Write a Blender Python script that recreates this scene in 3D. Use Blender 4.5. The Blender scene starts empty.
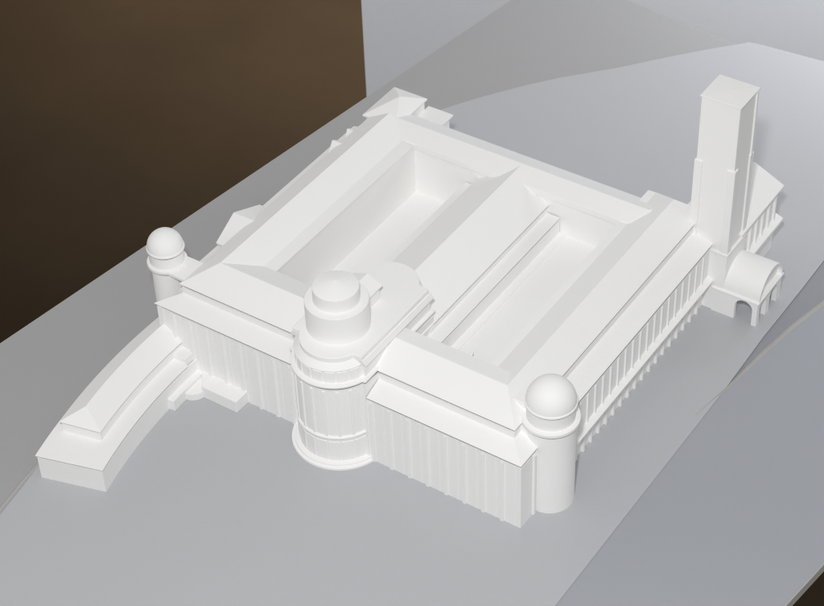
import bpy, bmesh, math, random
from mathutils import Vector, Matrix
random.seed(4)
S = 0.05                                   # metres per model unit
scn = bpy.context.scene
col = scn.collection

# ------------------------------------------------------------------ camera
CAM = dict(f=1915.975, pitch=-41.061, yaw=35.245, roll=-2.328, loc=(11.282, -14.028, 18.064))
p, y, r = (math.radians(CAM[k]) for k in ('pitch', 'yaw', 'roll'))
fwd = Vector((-math.sin(y)*math.cos(p), math.cos(y)*math.cos(p), math.sin(p)))
rgt = Vector((math.cos(y), math.sin(y), 0)); upv = rgt.cross(fwd)
rg2 = rgt*math.cos(r) + upv*math.sin(r); up2 = -rgt*math.sin(r) + upv*math.cos(r)
cd = bpy.data.cameras.new('camera'); cam = bpy.data.objects.new('camera', cd); col.objects.link(cam)
cm = Matrix((rg2, up2, -fwd)).transposed().to_4x4(); cm.translation = Vector(CAM['loc'])*S
cam.matrix_world = cm
cd.sensor_width = 36; cd.lens = 36*CAM['f']/824; cd.clip_start = 0.01; cd.clip_end = 60
cd.dof.use_dof = True; cd.dof.focus_distance = 24.6*S; cd.dof.aperture_fstop = 36
scn.camera = cam

# ------------------------------------------------------------------ world, lamps, exposure
w = bpy.data.worlds.new('World'); scn.world = w; w.use_nodes = True
bg = w.node_tree.nodes['Background']; bg.inputs[0].default_value = (1.0, 0.985, 0.965, 1); bg.inputs[1].default_value = 0.485
def area_lamp(name, loc, target, size, power, colour):
    l = bpy.data.lights.new(name, 'AREA'); l.shape = 'DISK'; l.size = size; l.energy = power; l.color = colour
    o = bpy.data.objects.new(name, l); col.objects.link(o); o.location = loc
    o.rotation_euler = (Vector(target)-Vector(loc)).to_track_quat('-Z', 'Y').to_euler(); return o
area_lamp('flash_lamp', (0.50, -0.68, 1.03), (0.0, 0.12, 0.0), 0.06, 8.1, (0.985, 0.995, 1.0))
area_lamp('wall_fill', (0.28, 0.84, 0.32), (0.12, 0.98, 0.0), 0.25, 2.9, (0.96, 0.98, 1.0))  # added fill light out of frame, brightens the right of the wall
fl_ = bpy.data.lights.new('floor_fill', 'SPOT'); fl_.energy = 190; fl_.color = (1.0, 0.92, 0.80); fl_.spot_size = math.radians(85); fl_.spot_blend = 1.0; fl_.shadow_soft_size = 0.1  # invented spot above the frame, added to grade the brown floor brighter
fo_ = bpy.data.objects.new('floor_fill', fl_); col.objects.link(fo_); fo_.location = (-1.05, 1.75, 0.75)
scn.cycles.filter_width = 1.2; scn.cycles.max_bounces = 14; scn.cycles.diffuse_bounces = 10
vs = scn.view_settings; vs.view_transform = 'Standard'; vs.look = 'None'; vs.exposure = 0; vs.gamma = 1; vs.use_curve_mapping = False

# ------------------------------------------------------------------ materials
def mat(name, rgb, rough=0.6, spec=0.3, bump=0.0, bscale=300, vary=0.03, vscale=8, mottle=0.0):
    m = bpy.data.materials.new(name); m.use_nodes = True; nt = m.node_tree; n = nt.nodes; L = nt.links
    b = n['Principled BSDF']; b.inputs['Roughness'].default_value = rough; b.inputs['Specular IOR Level'].default_value = spec
    tc = n.new('ShaderNodeTexCoord')
    no = n.new('ShaderNodeTexNoise'); no.inputs['Scale'].default_value = vscale; no.inputs['Detail'].default_value = 4
    L.new(tc.outputs['Object'], no.inputs['Vector'])
    cr = n.new('ShaderNodeValToRGB'); cr.color_ramp.elements[0].position = 0.3; cr.color_ramp.elements[1].position = 0.7
    cr.color_ramp.elements[0].color = tuple(c*(1-vary) for c in rgb)+(1,)
    cr.color_ramp.elements[1].color = tuple(min(1, c*(1+vary)) for c in rgb)+(1,)
    L.new(no.outputs['Fac'], cr.inputs['Fac']); out = cr.outputs['Color']
    if mottle:
        n2 = n.new('ShaderNodeTexNoise'); n2.inputs['Scale'].default_value = bscale*.6; n2.inputs['Detail'].default_value = 3
        L.new(tc.outputs['Object'], n2.inputs['Vector'])
        mr = n.new('ShaderNodeMapRange'); mr.inputs[3].default_value = 1-mottle; mr.inputs[4].default_value = 1+mottle
        L.new(n2.outputs['Fac'], mr.inputs[0])
        mx = n.new('ShaderNodeVectorMath'); mx.operation = 'SCALE'
        L.new(out, mx.inputs[0]); L.new(mr.outputs[0], mx.inputs['Scale']); out = mx.outputs[0]
    L.new(out, b.inputs['Base Color'])
    if bump:
        n3 = n.new('ShaderNodeTexNoise'); n3.inputs['Scale'].default_value = bscale; n3.inputs['Detail'].default_value = 5
        L.new(tc.outputs['Object'], n3.inputs['Vector'])
        bp = n.new('ShaderNodeBump'); bp.inputs['Strength'].default_value = bump; bp.inputs['Distance'].default_value = 0.001
        L.new(n3.outputs['Fac'], bp.inputs['Height']); L.new(bp.outputs[0], b.inputs['Normal'])
    return m
WHITE = mat('white_model_board', (0.905, 0.902, 0.895), 0.6, 0.25, 0.08, 420, 0.012, 6)
SHEET = mat('grey_sheet', (0.485, 0.492, 0.513), 0.42, 0.35, 0.05, 500, 0.02, 3, 0.015)
SIDE_L = mat('neutral_grey_paper', (0.390, 0.386, 0.391), 0.40, 0.35, 0.05, 500, 0.02, 3, 0.015)
SIDE = mat('blue_grey_paper', (0.375, 0.389, 0.424), 0.40, 0.35, 0.05, 500, 0.02, 3, 0.015)
TABLE = mat('table_laminate', (0.30, 0.31, 0.335), 0.45, 0.35, 0.04, 400, 0.03, 3, 0.02)
EDGE = mat('table_edge_band', (0.44, 0.43, 0.41), 0.5, 0.3, 0.05, 200, 0.05, 20)
LEG = mat('table_leg_steel', (0.10, 0.10, 0.10), 0.4, 0.4, 0.03, 300, 0.05, 10)
WALL = mat('pale_painted_wall', (0.76, 0.78, 0.82), 0.8, 0.2, 0.15, 120, 0.03, 1.5, 0.02)
FLOOR = mat('dark_floor', (0.036, 0.024, 0.0135), 0.7, 0.06, 0.1, 120, 0.15, 3, 0.05)

# ------------------------------------------------------------------ mesh helpers (coordinates in model units)
def mesh_obj(name, verts, faces, m, parent=None, bevel=0.0, smooth=False, raw=False):
    k = 1 if raw else S
    bm = bmesh.new()
    vv = [bm.verts.new(Vector(v)*k) for v in verts]
    for f in faces:
        try: bm.faces.new([vv[i] for i in f])
        except ValueError: pass
    bmesh.ops.remove_doubles(bm, verts=bm.verts, dist=1e-6)
    bmesh.ops.recalc_face_normals(bm, faces=bm.faces)
    if bevel:
        es = [e for e in bm.edges if len(e.link_faces) == 2 and e.calc_face_angle(0) > math.radians(25)]
        bmesh.ops.bevel(bm, geom=es, offset=bevel*k, segments=1, affect='EDGES', clamp_overlap=True)
    me = bpy.data.meshes.new(name); bm.to_mesh(me); bm.free()
    if smooth:
        for q in me.polygons: q.use_smooth = True
        me.set_sharp_from_angle(angle=math.radians(32))
    me.materials.append(m)
    o = bpy.data.objects.new(name, me); col.objects.link(o)
    if parent: o.parent = parent
    return o
def join(*geos):
    V = []; F = []
    for v, f in geos:
        n = len(V); V += list(v); F += [tuple(i+n for i in q) for q in f]
    return V, F
def box(x0, x1, y0, y1, z0, z1):
    v = [(x, y, z) for z in (z0, z1) for y in (y0, y1) for x in (x0, x1)]
    return v, [(0,2,3,1), (4,5,7,6), (0,1,5,4), (2,6,7,3), (0,4,6,2), (1,3,7,5)]
def solid(top_polys, zb):
    """closed solid: the given (sloped) top polygons, dropped to a flat underside at zb"""
    idx = {}; V = []
    def vid(q):
        k = tuple(round(c, 5) for c in q)
        if k not in idx: idx[k] = len(V); V.append(q)
        return idx[k]
    F = [tuple(vid(q) for q in poly) for poly in top_polys]
    n = len(V); V += [(a, b, zb) for a, b, c in V[:n]]
    F2 = [tuple(i+n for i in reversed(f)) for f in F]
    cnt = {}
    for f in F:
        for a, b in zip(f, f[1:]+f[:1]): cnt[(a, b)] = cnt.get((a, b), 0)+1
    side = []
    for (a, b) in cnt:
        if (b, a) not in cnt: side.append((a, b, b+n, a+n))
    return V, F+F2+side
def prism(poly, z0, z1):
    n = len(poly)
    v = [(a, b, z0) for a, b in poly]+[(a, b, z1) for a, b in poly]
    return v, [tuple(reversed(range(n))), tuple(range(n, 2*n))]+[(i, (i+1) % n, n+(i+1) % n, n+i) for i in range(n)]
def hollow(po, pi, z0, z1, zf):
    """body with plan po whose top is a thin rim around a recess (plan pi, floor at zf)"""
    n = len(po)
    V = [(a, b, z0) for a, b in po]+[(a, b, z1) for a, b in po]+[(a, b, z1) for a, b in pi]+[(a, b, zf) for a, b in pi]
    F = [tuple(reversed(range(n))), tuple(range(3*n, 4*n))]
    for k in range(3):
        F += [(k*n+i, k*n+(i+1) % n, (k+1)*n+(i+1) % n, (k+1)*n+i) for i in range(n)]
    return V, F
def rect(x0, x1, y0, y1): return [(x0, y0), (x1, y0), (x1, y1), (x0, y1)]
def lathe(cx, cy, prof, seg=64):
    V = []; F = []
    for rr, z in prof:
        for i in range(seg):
            a = 2*math.pi*i/seg; V.append((cx+rr*math.cos(a), cy+rr*math.sin(a), z))
    m = len(prof)
    for j in range(m-1):
        for i in range(seg):
            i2 = (i+1) % seg; F.append((j*seg+i, j*seg+i2, (j+1)*seg+i2, (j+1)*seg+i))
    F.append(tuple(reversed(range(seg)))); F.append(tuple(range((m-1)*seg, m*seg)))
    return V, F
def mx(poly): return [(-a, b, c) for a, b, c in reversed(poly)]
def part(name, geo, parent, m=WHITE, bevel=0.006, smooth=False):
    return mesh_obj(name, geo[0], geo[1], m, parent, bevel, smooth)
def copies(name, me_src, spots, parent):
    """spots: list of (x, y, z, rotz); shares the mesh of the first piece"""
    for i, (x, yy, z, rz) in enumerate(spots):
        o = me_src if i == 0 else me_src.copy()
        if i: col.objects.link(o)
        o.name = name; o.parent = parent; o.location = Vector((x, yy, z))*S; o.rotation_euler = (0, 0, rz)

# ------------------------------------------------------------------ setting: floor, wall, board, table, sheets
ZF = -15.0
def tag(o, label=None, cat=None, kind=None, group=None):
    if label: o['label'] = label
    if cat: o['category'] = cat
    if kind: o['kind'] = kind
    if group: o['group'] = group
    return o
fl = mesh_obj('floor', *box(-70, 70, -60, 70, ZF-0.4, ZF), FLOOR); tag(fl, 'dark floor below the table', kind='structure')
WD = Vector((0.8165, 0.5773)); WN = Vector((-0.5773, 0.8165)); W0 = Vector((-8.48, 12.49))
def wallbox(t0, t1, d0, d1, z0, z1):
    q = [W0+WD*t+WN*d for t, d in ((t0, d0), (t1, d0), (t1, d1), (t0, d1))]
    return prism([(a.x, a.y) for a in q], z0, z1)
wl = mesh_obj('wall', *wallbox(0.05, 60, 0.6, 2.6, ZF, 35), WALL); tag(wl, 'pale blue grey painted wall behind the table', kind='structure')

table = bpy.data.objects.new('table', None); col.objects.link(table)
tag(table, 'grey topped rectangular table carrying the white building model', 'table')
al = math.radians(7.4); TU = Vector((math.cos(al), -math.sin(al))); TV = Vector((math.sin(al), math.cos(al)))
T0 = Vector((-5.072, 0.0))                              # a point of the left table edge
TB = 11.36*math.cos(al) - T0.dot(TV) + 0.0             # distance to the back edge along TV
def tp(u, v): q = T0+TU*u+TV*v; return (q.x, q.y)
TWID = 11.13; TF = -12.0
BACK = (Vector((0.349, 11.299))-T0).dot(TV)
table.location = Vector((*tp(TWID/2, (BACK+TF)/2), ZF))*S
def tchild(name, geo, m, bevel=0.01):
    o = part(name, geo, table, m, bevel); o.matrix_parent_inverse = Matrix.Translation(-table.location); return o
tchild('tabletop', prism([tp(0.03, TF), tp(TWID-.03, TF), tp(TWID-.03, BACK-.03), tp(0.03, BACK-.03)], -0.16, -0.02), TABLE, 0.01)
for a in ([tp(0, TF-.02), tp(.03, TF-.02), tp(.03, BACK), tp(0, BACK)], [tp(TWID-.03, TF-.02), tp(TWID, TF-.02), tp(TWID, BACK), tp(TWID-.03, BACK)],
          [tp(.032, BACK-.03), tp(TWID-.032, BACK-.03), tp(TWID-.032, BACK), tp(.032, BACK)]):
    tchild('edge_band', prism(a, -0.17, -0.014), EDGE, 0.006)
for u, v in ((.8, TF+.8), (TWID-.8, TF+.8), (.8, BACK-.8), (TWID-.8, BACK-.8)):
    q = Vector(tp(u, v)); a = .35
    tchild('leg', prism([(q.x-a, q.y-a), (q.x+a, q.y-a), (q.x+a, q.y+a), (q.x-a, q.y+a)], ZF, -0.161), LEG, 0.05)

def sheet(name, outline, z0, th, m, label, lift=None, curl=0.0):
    """thin sheet triangulated from an outline; lift(x, y) raises the surface"""
    bm = bmesh.new()
    vs_ = [bm.verts.new((a, b, 0)) for a, b in outline]
    bm.faces.new(vs_)
    bmesh.ops.triangulate(bm, faces=bm.faces)
    for _ in range(5):
        bmesh.ops.subdivide_edges(bm, edges=[e for e in bm.edges if e.calc_length() > .35], cuts=1)
        bmesh.ops.triangulate(bm, faces=bm.faces)
    V = [(v.co.x, v.co.y, z0+th+(lift(v.co.x, v.co.y) if lift else 0)) for v in bm.verts]
    bm.verts.index_update()
    F = [tuple(v.index for v in f.verts) for f in bm.faces]
    E = [tuple(v.index for v in (l.vert, l.link_loop_next.vert)) for f in bm.faces for l in f.loops if len(l.edge.link_faces) == 1]
    n = len(V); V += [(a, b, c-th) for a, b, c in V]
    F += [tuple(i+n for i in reversed(f)) for f in F[:]]+[(b, a, a+n, b+n) for a, b in E]
    bm.free()
    o = mesh_obj(name, V, F, m, smooth=True); tag(o, label, 'sheet', group='grey sheets covering the table'); return o
# left and right cover sheets lie on the table top, the middle sheet overlaps them
zt = -0.019
left_out = [tp(.02, TF+.05), (1.0, -11.9), (-.5, -6), (-1.8, -3), (-1.8, 3), (-1.5, 6.5), (1.2, 9.0), tp(7.5, BACK-.03), tp(.02, BACK-.03)]
tan_line = [(3.80, 3.0), (3.912, 3.755), (3.996, 4.562), (4.105, 5.288), (4.275, 6.046), (4.47, 6.9), (4.70, 7.8)]
right_out = [tp(TWID-.02, TF+.05), tp(TWID-.02, BACK-.03), (5.4, 10.4)]+tan_line[::-1]+[(3.7, 2.0), (3.55, -.8), (3.2, -4), (2.8, -8), (2.6, -12.2)]

def middle_lift(x, yy):
    # rises a little towards its free back end, which reaches just past the table
    t = max(0.0, (yy-7.5)/4.0); return 0.05*t*t
mid_out = [(-1.3, -12.0), (-2.2, -6.5), (-2.893, -3.327), (-2.975, -2.86), (-3.069, -2.409), (-3.10, -1.5), (-3.14, 0), (-3.16, 3.0), (-3.08, 6.0), (-2.941, 7.106), (-2.808, 7.35), (-2.6, 7.70), (-2.377, 8.042), (-2.07, 8.48), (-1.741, 8.897), (-1.40, 9.27), (-1.038, 9.662), (-.70, 10.08), (-.356, 10.489), (0, 10.89), (.349, 11.25), (.46, 11.38), (.60, 11.42), (1.166, 11.46), (1.759, 11.50), (2.6, 11.52), (3.6, 11.4), (3.9, 11.2), (3.905, 6.07), (3.89, 4.86), (3.912, 3.75), (3.912, 3.2), (3.891, -.83), (3.86, -5), (3.80, -12.3)]
ls = sheet('cover_sheet', left_out, zt, 0.008, SIDE_L, 'grey cover sheet along the table side below the curved wing')
rs = sheet('cover_sheet', right_out, zt, 0.008, SIDE, 'blue grey cover sheet along the table side by the arched porch')
def edge_strip(pts, wd, z, parent, taper=True):
    V = []; F = []; n = len(pts)
    for i, (a, b) in enumerate(pts):
        d = (Vector(pts[min(i+1, n-1)])-Vector(pts[max(i-1, 0)])).normalized(); q = Vector((d.y, -d.x))
        k = wd*(min(1, .25+i/3) if taper else 1)
        for t, h in ((-.2, 0), (.1, .012), (.5, .018), (1.0, .0)): V.append((a+q.x*k*t, b+q.y*k*t, z+h))
    for i in range(n-1):
        for m_ in range(3): F.append((4*i+m_, 4*i+m_+1, 4*i+5+m_, 4*i+4+m_))
    mesh_obj('edge_strip', V, F, EDGE, parent, smooth=True)
edge_strip(tan_line, .065, zt+.006, rs)
edge_strip([(-2.80, -4.2), (-2.90, -3.70), (-2.995, -3.22), (-3.075, -2.753), (-3.122, -2.353), (-3.15, -1.8)], .045, zt+.006, ls, False)
sheet('base_sheet', mid_out, -0.010, 0.010, SHEET, 'pale grey middle sheet directly beneath the white building model', middle_lift)

# ------------------------------------------------------------------ the building model
root = bpy.data.objects.new('building_model', None); col.objects.link(root)
tag(root, 'white architectural model of a courtyard building with domed turrets and tower', 'architectural model')

EA, CL, RZ, E2 = 1.147, 1.25, 1.622, 1.404         # lower eave, clerestory foot, ridge, upper eave heights
XR, XO, XI = 2.263, 2.643, 1.872                   # side wing ridge, outer eave, inner eave
YR, YF, YB = 0.716, 0.274, 1.15                    # front wing ridge, front eave, back eave
NS, NR, NB = (4.52, 1.435), (4.80, 1.555), (5.22, 1.345)   # rear wing eave, ridge, back eave (y, z)

def pil_mesh(wd, dp, h, batter=0.0):
    v, f = box(-wd/2, wd/2, -dp, 0.01, 0, h); return v, f

def front_half(sgn, label):
    yb, zb = (1.0, 1.56) if sgn > 0 else (YB, E2+.02)
    X = lambda a, b: (a, b) if sgn > 0 else (-b, -a)
    def BX(x0, x1, *k): return box(*X(x0, x1), *k)
    def PL(ps): return [q if sgn > 0 else mx(q) for q in ps]
    plan = [(.50, .03), (2.885, .03), (2.885, .72), (.50, .72)] if sgn > 0 else [(-.50, .72), (-2.60, .72), (-2.60, .30), (-2.885, .03), (-.50, .03)]
    inn = [(.52, .052), (2.863, .052), (2.863, .70), (.52, .70)] if sgn > 0 else [(-.52, .70), (-2.62, .70), (-2.62, .31), (-2.82, .052), (-.52, .052)]
    wg = part('wing', hollow(plan, inn, 0, EA-.078, .80), root, bevel=0)
    wg['label'] = label
    part('back_wall', BX(.56, 1.80, .74, yb-.03, 0, E2-.02), wg)
    lo = [[(.596, 0, EA), (2.9, 0, EA), (2.60, .31, CL), (.596, .31, CL)]]
    if sgn > 0: lo.append([(2.9, 0, EA), (2.9, .60, EA), (2.60, .60, CL), (2.60, .31, CL)])
    part('lower_roof', solid(PL(lo), EA-.014), wg, bevel=.003)
    part('clerestory', hollow(rect(*X(.58, 2.625), .292, .70), rect(*X(.60, 2.605), .312, .68), 1.05, E2-.064, 1.10), wg, bevel=0)
    part('clerestory_core', BX(.61, 2.42, .46, .67, 1.08, E2-.010), wg)
    up = [[(.50, YF, E2), (XO, YF, E2), (XR, YR, RZ), (.50, YR, RZ)]]
    up.append([(.50, YR, RZ), (XR, YR, RZ), (XI+.25, yb, zb), (.50, yb, zb)] if sgn > 0 else [(.50, YR, RZ), (XR, YR, RZ), (XI, yb, zb), (.50, yb, zb)])
    part('upper_roof', solid(PL(up), E2-.014), wg, bevel=.003)
    src = part('pilaster', pil_mesh(.050, .030, EA-.082), wg, bevel=.004)
    n = 8; step = (2.87-.62)/n
    sp = [(sgn*(.645+step*i), .032, 0, 0) for i in range(n)]
    if sgn > 0: sp += [(2.883, .33, 0, math.pi/2)]
    copies('pilaster', src, sp, wg)
    src = part('mullion', pil_mesh(.012, .008, EA-.084), wg, bevel=0)
    copies('mullion', src, [(sgn*(.645+step*(i+.62)), .031, 0, 0) for i in range(n)], wg)
    return wg
front_half(1, 'front wing half ending at the plain thick domed turret')
front_half(-1, 'front wing half next to the curved low wing')

# side wings
def side_wing(sgn, label, y0, y1):
    X = lambda a, b: (a, b) if sgn > 0 else (-b, -a)
    def BX(x0, x1, *k): return box(*X(x0, x1), *k)
    def PL(ps): return [q if sgn > 0 else mx(q) for q in ps]
    wg = part('wing', hollow(rect(*X(2.2, 2.905), y0+.3, y1-.02), rect(*X(2.3, 2.885), y0+.32, y1-.04), .50, EA-.092, .80), root, bevel=0); wg['label'] = label
    xi = 1.745 if sgn > 0 else 1.675
    part('base_wall', BX(2.05, 2.855, y0+.3, y1-.03, 0, .50), wg)
    part('inner_wall', BX(xi+.02, 2.25, YB-.05, y1-.04, 0, E2-.03), wg)
    part('clerestory', hollow(rect(*X(1.90, 2.628), .74, y1-.03), rect(*X(2.0, 2.608), .76, y1-.05), 1.05, E2-.074, 1.10), wg, bevel=0)
    part('clerestory_core', BX(2.02, 2.42, .77, y1-.055, 1.09, E2-.010), wg)
    part('lower_roof', solid(PL([[(2.925, y0+.25, EA), (2.925, y1, EA), (2.602, y1, CL), (2.602, y0+.25, CL)]]), EA-.014), wg, bevel=.003)
    zi = E2+.02; ye = y1+.02; yr = y1-.22 if sgn > 0 else y1+.02; ys = .90 if sgn > 0 else YB
    polys = [[(XO, YF, E2), (XO, ye, E2), (XR, yr, RZ), (XR, YR, RZ)],
             [(XR, YR, RZ), (XR, yr, RZ), (XI, ye, zi), (XI, ys, zi)],
             [(XI, ys, zi), (XI, ye, zi), (xi, ye, zi-.006), (xi, ys, zi-.006)]]
    if sgn > 0: polys.append([(XR, yr, RZ), (XO, ye, E2), (XI, ye, zi)])
    part('upper_roof', solid(PL(polys), E2-.014), wg, bevel=.003)
    part('ledge', solid(PL([[(2.995, y0+.35, .53), (2.995, y1-.02, .53), (2.85, y1-.02, .585), (2.85, y0+.35, .585)]]), .51), wg, bevel=.004)
    if sgn > 0:
        src = part('pilaster', pil_mesh(.034, .022, EA-.095-.55), wg, bevel=.003)
        copies('pilaster', src, [(2.903, 1.03+.2*i, .55, math.pi/2) for i in range(20)], wg)
        src = part('pier', pil_mesh(.045, .035, .485), wg, bevel=.004)
        copies('pier', src, [(2.853, 1.03+.2*i, 0, math.pi/2) for i in range(20)], wg)
    return wg
side_wing(1, 'long side wing with a colonnade running to the tower', .72, 5.33)
west = side_wing(-1, 'long side wing behind the slender turret with small gables', .72, 4.74)

# rear wing
rw = part('wing', box(-1.80, 1.80, NS[0]+.035, NB[0]-.04, 0, 1.34), root); rw['label'] = 'low rear wing closing the courtyards'
part('roof', solid([[(-2.1, NS[0], NS[1]), (1.9, NS[0], NS[1]), (2.04, NR[0], NR[1]), (-2.14, NR[0], NR[1])],
                    [(-2.14, NR[0], NR[1]), (2.04, NR[0], NR[1]), (2.2, NB[0], NB[1]), (-2.2, NB[0], NB[1])]], 1.333), rw, bevel=.004)

# courtyard floors
part('courtyard_floor', box(-1.80, -.5, 1.1, 4.6, .1, .53), root)
part('courtyard_floor', box(.5, 1.80, 1.1, 4.6, .1, .772), root)

part('courtyard_step', box(.77, .90, 1.2, 4.57, .70, .800), root)
# great hall between the courtyards
hall = part('hall', hollow(rect(-.585, .585, 1.5, 4.62), rect(-.565, .565, 1.52, 4.60), 0, 1.160, .85), root, bevel=0); hall['label'] = 'gabled hall between the two courtyards'
part('roof', solid([[(0, 1.2, 1.54), (0, 4.77, 1.54), (-.596, 4.62, 1.214), (-.596, 1.2, 1.214)],
                    [(0, 1.2, 1.54), (.596, 1.2, 1.214), (.596, 4.62, 1.214), (0, 4.77, 1.54)]], 1.202), hall, bevel=.004)
for sg in (1, -1):
    pl = [(.55, 1.42, 1.084), (.795, 1.42, 1.076), (.795, 4.53, 1.076), (.55, 4.53, 1.084)]
    part('aisle_roof', solid([pl if sg > 0 else mx(pl)], 1.066), hall, bevel=.003)
    part('aisle_wall', hollow(rect(*((.5, .785) if sg > 0 else (-.785, -.5)), 1.43, 4.54), rect(*((.57, .765) if sg > 0 else (-.765, -.57)), 1.45, 4.52), 0, 1.018, .8), hall, bevel=0)

# rotunda and its block
RC = (0.0, 0.20)
def apse_poly(hw, y0, y1, r0, cy0, r1, cy1, cx=0.0, n=20):
    """plan with shoulders and rounded ends front (r0) and back (r1)"""
    pts = []
    a0 = math.asin(max(-1, min(1, (cy0-y0)/r0))) if r0 else 0
    if r0:
        a = [math.pi+a0+(math.pi-2*a0)*i/n for i in range(n+1)]
        pts += [(-hw, y0)]+[(cx+r0*math.cos(t), cy0+r0*math.sin(t)) for t in a]+[(hw, y0)]
    else: pts += [(-hw, y0), (hw, y0)]
    if r1:
        a1 = math.asin(max(-1, min(1, (y1-cy1)/r1)))
        a = [a1+(math.pi-2*a1)*i/n for i in range(n+1)]
        pts += [(hw, y1)]+[(cx+r1*math.cos(t), cy1+r1*math.sin(t)) for t in a]+[(-hw, y1)]
    else: pts += [(hw, y1), (-hw, y1)]
    return pts
def loft(pa, za, pb, zb):
    n = len(pa); V = [(a, b, za) for a, b in pa]+[(a, b, zb) for a, b in pb]
    return V, [tuple(reversed(range(n))), tuple(range(n, 2*n))]+[(i, (i+1) % n, n+(i+1) % n, n+i) for i in range(n)]
rot = part('rotunda', hollow(apse_poly(.578, .012, 1.60, .555, .20, 0, 0, n=40), apse_poly(.555, .05, 1.58, .530, .20, 0, 0, n=40), 0, 1.325, 1.05), root, smooth=True, bevel=0)
rot['label'] = 'round entrance pavilion crowned by a stepped drum'
part('core', prism(apse_poly(.44, .14, 1.55, .42, .20, 0, 0, n=30), 1.04, 1.40), rot, smooth=True, bevel=0)
part('plinth', lathe(*RC, [(.668, 0), (.668, .028), (.662, .034), (.628, .036), (.626, .062), (.60, .065), (.5, .073)], 72), rot, smooth=True, bevel=0)
part('string_course', lathe(*RC, [(.5, .475), (.575, .475), (.583, .483), (.583, .503), (.565, .52), (.5, .52)], 72), rot, smooth=True, bevel=0)
part('cornice', prism(apse_poly(.598, -.002, 1.62, .590, .20, 0, 0, n=44), 1.390, 1.424), rot, smooth=True, bevel=.006)
part('attic', prism(apse_poly(.545, .075, 1.58, .515, .20, .43, 1.42, n=40), 1.42, 1.65), rot, smooth=True, bevel=0)
part('attic_skirt', loft(apse_poly(.590, .045, 1.61, .535, .20, .45, 1.42, n=40), 1.645, apse_poly(.555, .03, 1.585, .462, .20, .425, 1.40, n=40), 1.722), rot, smooth=True, bevel=0)
part('roof_slab', prism(apse_poly(.54, .02, 1.575, .455, .20, .42, 1.40, n=40), 1.715, 1.80), rot, smooth=True, bevel=.008)
DC = (-.075, .395)
part('drum', lathe(*DC, [(.415, 1.79), (.415, 2.222), (.408, 2.23), (.29, 2.23)], 72), rot, smooth=True, bevel=0)
part('lantern', lathe(*DC, [(.302, 2.225), (.302, 2.432), (.296, 2.44), (.004, 2.53)], 72), rot, smooth=True, bevel=0)
lk = part('roof_link', box(-.29, .11, .6, 1.07, 1.79, 1.975), rot)
mesh_obj('link_roof', *solid([[(-.09, .6, 2.13), (-.09, 1.10, 2.13), (-.32, 1.10, 2.03), (-.32, .6, 2.03)], [(-.09, .6, 2.13), (.14, .6, 2.03), (.14, 1.10, 2.03), (-.09, 1.10, 2.13)]], 2.012), WHITE, rot, .004)
src = part('pilaster', pil_mesh(.038, .015, .785), rot, bevel=.004)
copies('pilaster', src, [(RC[0]+.557*math.sin(a), RC[1]-.557*math.cos(a), .525, a) for a in [math.radians(t) for t in range(-72, 73, 18)]], rot)
src = part('lower_panel', pil_mesh(.15, .007, .33), rot, bevel=.004)
copies('lower_panel', src, [(RC[0]+.553*math.sin(a), RC[1]-.553*math.cos(a), .085, a) for a in [math.radians(t) for t in range(-63, 64, 18)]], rot)
src = part('attic_panel', pil_mesh(.125, .010, .170), rot, bevel=.004)
copies('attic_panel', src, [(RC[0]+.512*math.sin(a), RC[1]-.512*math.cos(a), 1.44, a) for a in [math.radians(t) for t in range(-63, 64, 18)]], rot)

# corner turrets
def turret(cx, cy, rc, rring, rdr, rrim, zrim, label, link):
    t = part('turret', lathe(cx, cy, [(rc, 0), (rc, 1.325), (rc-.022, 1.325), (rc-.022, 1.10), (rc-.12, 1.10), (rc-.12, 1.39)], 64), root, smooth=True, bevel=0); t['label'] = label
    part('ring', lathe(cx, cy, [(rc-.13, 1.384), (rring-.006, 1.384), (rring, 1.391), (rring, 1.43), (rring-.008, 1.438), (rdr-.02, 1.438)], 72), t, smooth=True, bevel=0)
    part('drum', lathe(cx, cy, [(rdr, 1.43), (rdr, zrim-.060), (rdr-.02, zrim-.060), (rdr-.02, 1.45), (rdr-.10, 1.45), (rdr-.10, zrim-.01)], 64), t, smooth=True, bevel=0)
    n = 14
    prof = [(rdr-.11, zrim-.022), (rrim-.004, zrim-.022), (rrim, zrim-.016), (rrim, zrim+.004), (rrim-.008, zrim+.012)]
    rd = rrim-.012
    prof += [(rd*math.cos(math.pi/2*i/n), zrim+.012+rd*math.sin(math.pi/2*i/n)) for i in range(n)]+[(.002, zrim+.012+rd)]
    part('dome', lathe(cx, cy, prof, 64), t, smooth=True, bevel=0)
    part('link', link, t)
turret(2.892, .718, .325, .372, .308, .330, 1.685, 'thick plain turret with a round dome', join(box(2.25, 2.66, .62, .90, 1.36, 1.545)))
turret(-3.085, .56, .232, .280, .240, .262, 1.665, 'slender turret with a round dome above the curved wing', join(box(-2.98, -2.60, .36, .78, 1.36, 1.415)))
part('corner_block', box(-3.0, -2.62, .50, .95, 0, 1.05), root)
part('corner_block', box(2.45, 2.80, .45, 1.15, 0, 1.37), root)

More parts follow.
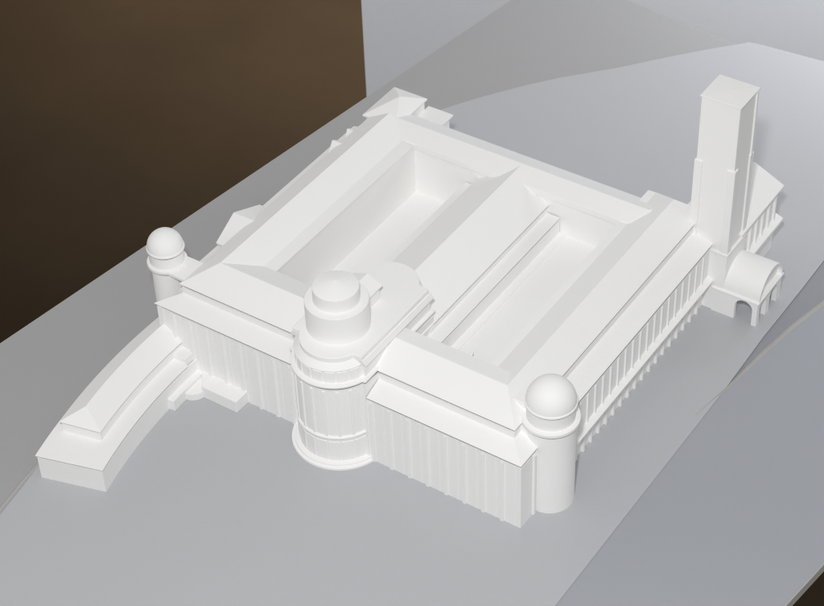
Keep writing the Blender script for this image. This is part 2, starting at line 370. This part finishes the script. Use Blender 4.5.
# curved low wing
CC = (5.75, -.10)
def arc_band(r0, r1, a0, a1, z0, z1, n=40):
    V = []; F = []
    for i in range(n+1):
        a = math.radians(180+a0+(a1-a0)*i/n); c, s = math.cos(a), math.sin(a)
        V += [(CC[0]+rr*c, CC[1]+rr*s, zz) for rr, zz in ((r0, z0), (r1, z0), (r1, z1), (r0, z1))]
    for i in range(n):
        b = 4*i
        for k in range(4): F.append((b+k, b+(k+1) % 4, b+4+(k+1) % 4, b+4+k))
    F += [(0, 1, 2, 3), (4*n+3, 4*n+2, 4*n+1, 4*n)]
    return V, F
def arc_plan(r0, r1, a0, a1, n=40):
    A = [math.radians(180+a0+(a1-a0)*i/n) for i in range(n+1)]
    return [(CC[0]+r1*math.cos(a), CC[1]+r1*math.sin(a)) for a in A]+[(CC[0]+r0*math.cos(a), CC[1]+r0*math.sin(a)) for a in reversed(A)]
def cpt(rr, a, z):
    a = math.radians(180+a); return (CC[0]+rr*math.cos(a), CC[1]+rr*math.sin(a), z)
cw = part('curved_wing', hollow(arc_plan(8.045, 8.975, -3.0, 15.76), arc_plan(8.065, 8.955, -2.95, 15.62), 0, .372, .2), root, smooth=True, bevel=0); cw['label'] = 'low curved wing with a stepped hipped roof'
part('lower_roof', arc_band(8.03, 8.99, .4, 15.86, .404, .42), cw, smooth=True, bevel=.003)
part('upper_wall', hollow(arc_plan(8.28, 8.845, -3.0, 12.52), arc_plan(8.30, 8.825, -2.95, 12.38), .36, .556, .40), cw, smooth=True, bevel=0)
polys = []; n = 40; A0, A1, AR = -3.5, 12.65, 11.25
for i in range(n):
    b0 = A0+(AR-A0)*i/n; b1 = A0+(AR-A0)*(i+1)/n
    polys.append([cpt(8.26, b0, .60), cpt(8.56, b0, .79), cpt(8.56, b1, .79), cpt(8.26, b1, .60)])
    polys.append([cpt(8.56, b0, .79), cpt(8.87, b0, .60), cpt(8.87, b1, .60), cpt(8.56, b1, .79)])
polys.append([cpt(8.26, AR, .60), cpt(8.56, AR, .79), cpt(8.26, A1, .60)])
polys.append([cpt(8.56, AR, .79), cpt(8.87, AR, .60), cpt(8.87, A1, .60)])
polys.append([cpt(8.56, AR, .79), cpt(8.87, A1, .60), cpt(8.26, A1, .60)])
part('upper_roof', solid(polys, .590), cw, bevel=.003)
part('stair_block', box(-2.56, -2.33, -.16, .06, .30, .50), cw)
part('entrance_step', prism([(-2.03, -.22), (-1.44, -.22), (-1.44, .06), (-2.24, .06)], 0, .20), root)
rs_ = [(-2.2+.19*math.cos(a), -.19+.19*math.sin(a)) for a in [math.radians(190+170*i/16) for i in range(17)]]
part('rounded_step', prism([(-2.40, .06)]+rs_+[(-2.01, -.10), (-2.15, .06)], 0, .118), root, smooth=True, bevel=.005)
part('low_curved_wall', arc_band(7.945, 8.07, -1.6, 3.9, 0, .185, 16), root, smooth=True)

# small gables on the side wing facing the brown board
def gable(yc, hw, xt, ridge, eave, xin=-2.45):
    g = part('gable_roof', solid([[(xt, yc, ridge), (xin, yc, ridge), (xin, yc-hw, eave), (xt+.06, yc-hw, eave)],
                                  [(xt, yc, ridge), (xt+.06, yc+hw, eave), (xin, yc+hw, eave), (xin, yc, ridge)]], eave-.03), west, bevel=.004)
    part('gable_wall', box(xt+.09, -2.6, yc-hw+.05, yc+hw-.05, 0, eave-.01), west)
gable(1.84, .50, -2.93, 1.45, 1.28)
gable(3.96, .25, -2.74, 1.45, 1.30)
gable(4.36, .14, -2.76, 1.40, 1.34)

# rear corner pavilion and its flat annex
pv = part('corner_pavilion', box(-2.73, -2.19, 4.80, 5.58, 0, 1.385), root); pv['label'] = 'hipped corner pavilion at the rear'
ap = (-2.38, 5.20, 1.61); c4 = [(-2.765, 4.76, 1.40), (-2.16, 4.76, 1.40), (-2.16, 5.615, 1.40), (-2.765, 5.615, 1.40)]
part('roof', solid([[c4[i], c4[(i+1) % 4], ap] for i in range(4)], 1.375), pv, bevel=.004)
part('annex', box(-2.22, -1.80, 5.18, 5.66, 0, 1.175), pv)
part('annex_roof', box(-2.20, -1.755, 5.34, 5.70, 1.17, 1.205), pv, bevel=.004)

# tower
tw = part('tower', box(2.577, 3.142, 5.055, 5.585, 1.0, 3.51), root); tw['label'] = 'tall square tower with corner strips'
part('base', box(2.555, 3.165, 5.035, 5.61, 0, 1.04), tw)
tq = [(2.56, 5.04, 3.522), (3.16, 5.04, 3.522), (3.16, 5.60, 3.522), (2.56, 5.60, 3.522)]
part('cap', solid([[tq[i], tq[(i+1) % 4], (2.86, 5.32, 3.534)] for i in range(4)], 3.500), tw, bevel=.004)
for x, yy in ((2.615, 5.09), (3.105, 5.09), (3.105, 5.55), (2.615, 5.55)):
    part('corner_strip', box(x-.060, x+.060, yy-.055, yy+.055, 1.02, 2.475), tw, bevel=.005)
part('side_strip', box(3.13, 3.165, 5.515, 5.555, 2.465, 3.505), tw, bevel=.004)
part('band', box(2.54, 3.18, 5.018, 5.625, 1.03, 1.058), tw, bevel=.005)

# annex beyond the tower
ax = part('side_annex', box(2.26, 3.13, 5.40, 6.72, 0, 1.125), root); ax['label'] = 'short gabled annex behind the tower'
part('roof', solid([[(2.708, 5.44, 1.378), (3.195, 5.44, EA), (3.195, 6.77, EA), (2.708, 6.77, 1.378)],
                    [(2.708, 5.44, 1.378), (2.708, 6.77, 1.378), (2.22, 6.77, EA), (2.22, 5.44, EA)]], EA-.03), ax, bevel=.004)
part('gable_wall', solid([[(2.30, 6.68, 1.18), (3.12, 6.68, 1.18), (3.12, 6.70, 1.18), (2.30, 6.70, 1.18)]], 1.1), ax, bevel=0)
part('ledge', solid([[(3.235, 5.6, .56), (3.235, 6.78, .56), (3.11, 6.78, .61), (3.11, 5.6, .61)]], .51), ax, bevel=.004)
src = part('pilaster', pil_mesh(.04, .035, .55), ax, bevel=.004)
copies('pilaster', src, [(3.128, 5.82+.2*i, .57, math.pi/2) for i in range(5)], ax)

# arched porch with a barrel roof
def wall_with_arches(length, z1, openings, th, n=14):
    """wall in local x (0..length), y 0..th, with round-headed openings (x0, x1, spring)"""
    V = []; F = []
    out = [(0, 0), ]
    for x0, x1, sp in openings:
        rr = (x1-x0)/2; c = (x0+x1)/2
        out += [(x0, 0)]+[(c-rr*math.cos(math.pi*i/n), sp+rr*math.sin(math.pi*i/n)) for i in range(n+1)]+[(x1, 0)]
    out += [(length, 0), (length, z1), (0, z1)]
    m = len(out)
    V = [(a, 0, b) for a, b in out]+[(a, th, b) for a, b in out]
    F = [tuple(range(m)), tuple(reversed(range(m, 2*m)))]+[(i, (i+1) % m, m+(i+1) % m, m+i) for i in range(m)]
    return V, F
def placed(geo, ox, oy, rot):
    c, s = math.cos(rot), math.sin(rot)
    return [(ox+c*a-s*b, oy+s*a+c*b, z) for a, b, z in geo[0]], geo[1]
po = part('porch', placed(wall_with_arches(.695, .40, [(.355, .625, .245)], .07), 3.003, 5.023, 0), root, bevel=0); po['label'] = 'open arched porch under a barrel roof'
part('arcade_wall', placed(wall_with_arches(.775, .40, [(.09, .29, .255), (.41, .64, .245)], .07), 3.700, 5.025, math.pi/2), po, bevel=0)
part('back_wall', placed(wall_with_arches(.62, .40, [(.30, .55, .245)], .07), 3.003, 5.73, 0), po, bevel=0)
part('beam', box(2.99, 3.722, 5.003, 5.822, .398, .432), po, bevel=.006)
n = 24; rr = .375
arc = [(5.4125-rr*math.cos(math.pi*i/n), .430+rr*math.sin(math.pi*i/n)) for i in range(n+1)]
ai = [(5.4125-(rr-.025)*math.cos(math.pi*i/n), .430+(rr-.025)*math.sin(math.pi*i/n)) for i in range(n+1)]
V = []; F = []
for x in (3.16, 3.712):
    V += [(x, a, b) for a, b in arc]+[(x, a, b) for a, b in ai]
m = n+1
for i in range(n):
    F += [(i, i+1, 2*m+i+1, 2*m+i), (m+i, 3*m+i, 3*m+i+1, m+i+1), (i, m+i, m+i+1, i+1), (2*m+i, 2*m+i+1, 3*m+i+1, 3*m+i)]
F += [(0, 2*m, 3*m, m), (n, m+n, 3*m+n, 2*m+n)]
part('barrel_roof', (V, F), po, smooth=True, bevel=0)
lun = [(5.4125-(rr-.02)*math.cos(math.pi*i/n), .428+(rr-.02)*math.sin(math.pi*i/n)) for i in range(n+1)]
V = [(3.64, a, b) for a, b in lun]+[(3.60, a, b) for a, b in lun]
F = [tuple(range(m)), tuple(reversed(range(m, 2*m)))]+[(i, (i+1) % m, m+(i+1) % m, m+i) for i in range(m)]
part('lunette', (V, F), po, bevel=0)

# little fin in the courtyard behind the front roof
part('roof_fin', solid([[(1.43, 1.06, 1.40), (1.50, 1.06, 1.40), (1.46, 1.20, 1.43)]], 1.2), root, bevel=0)
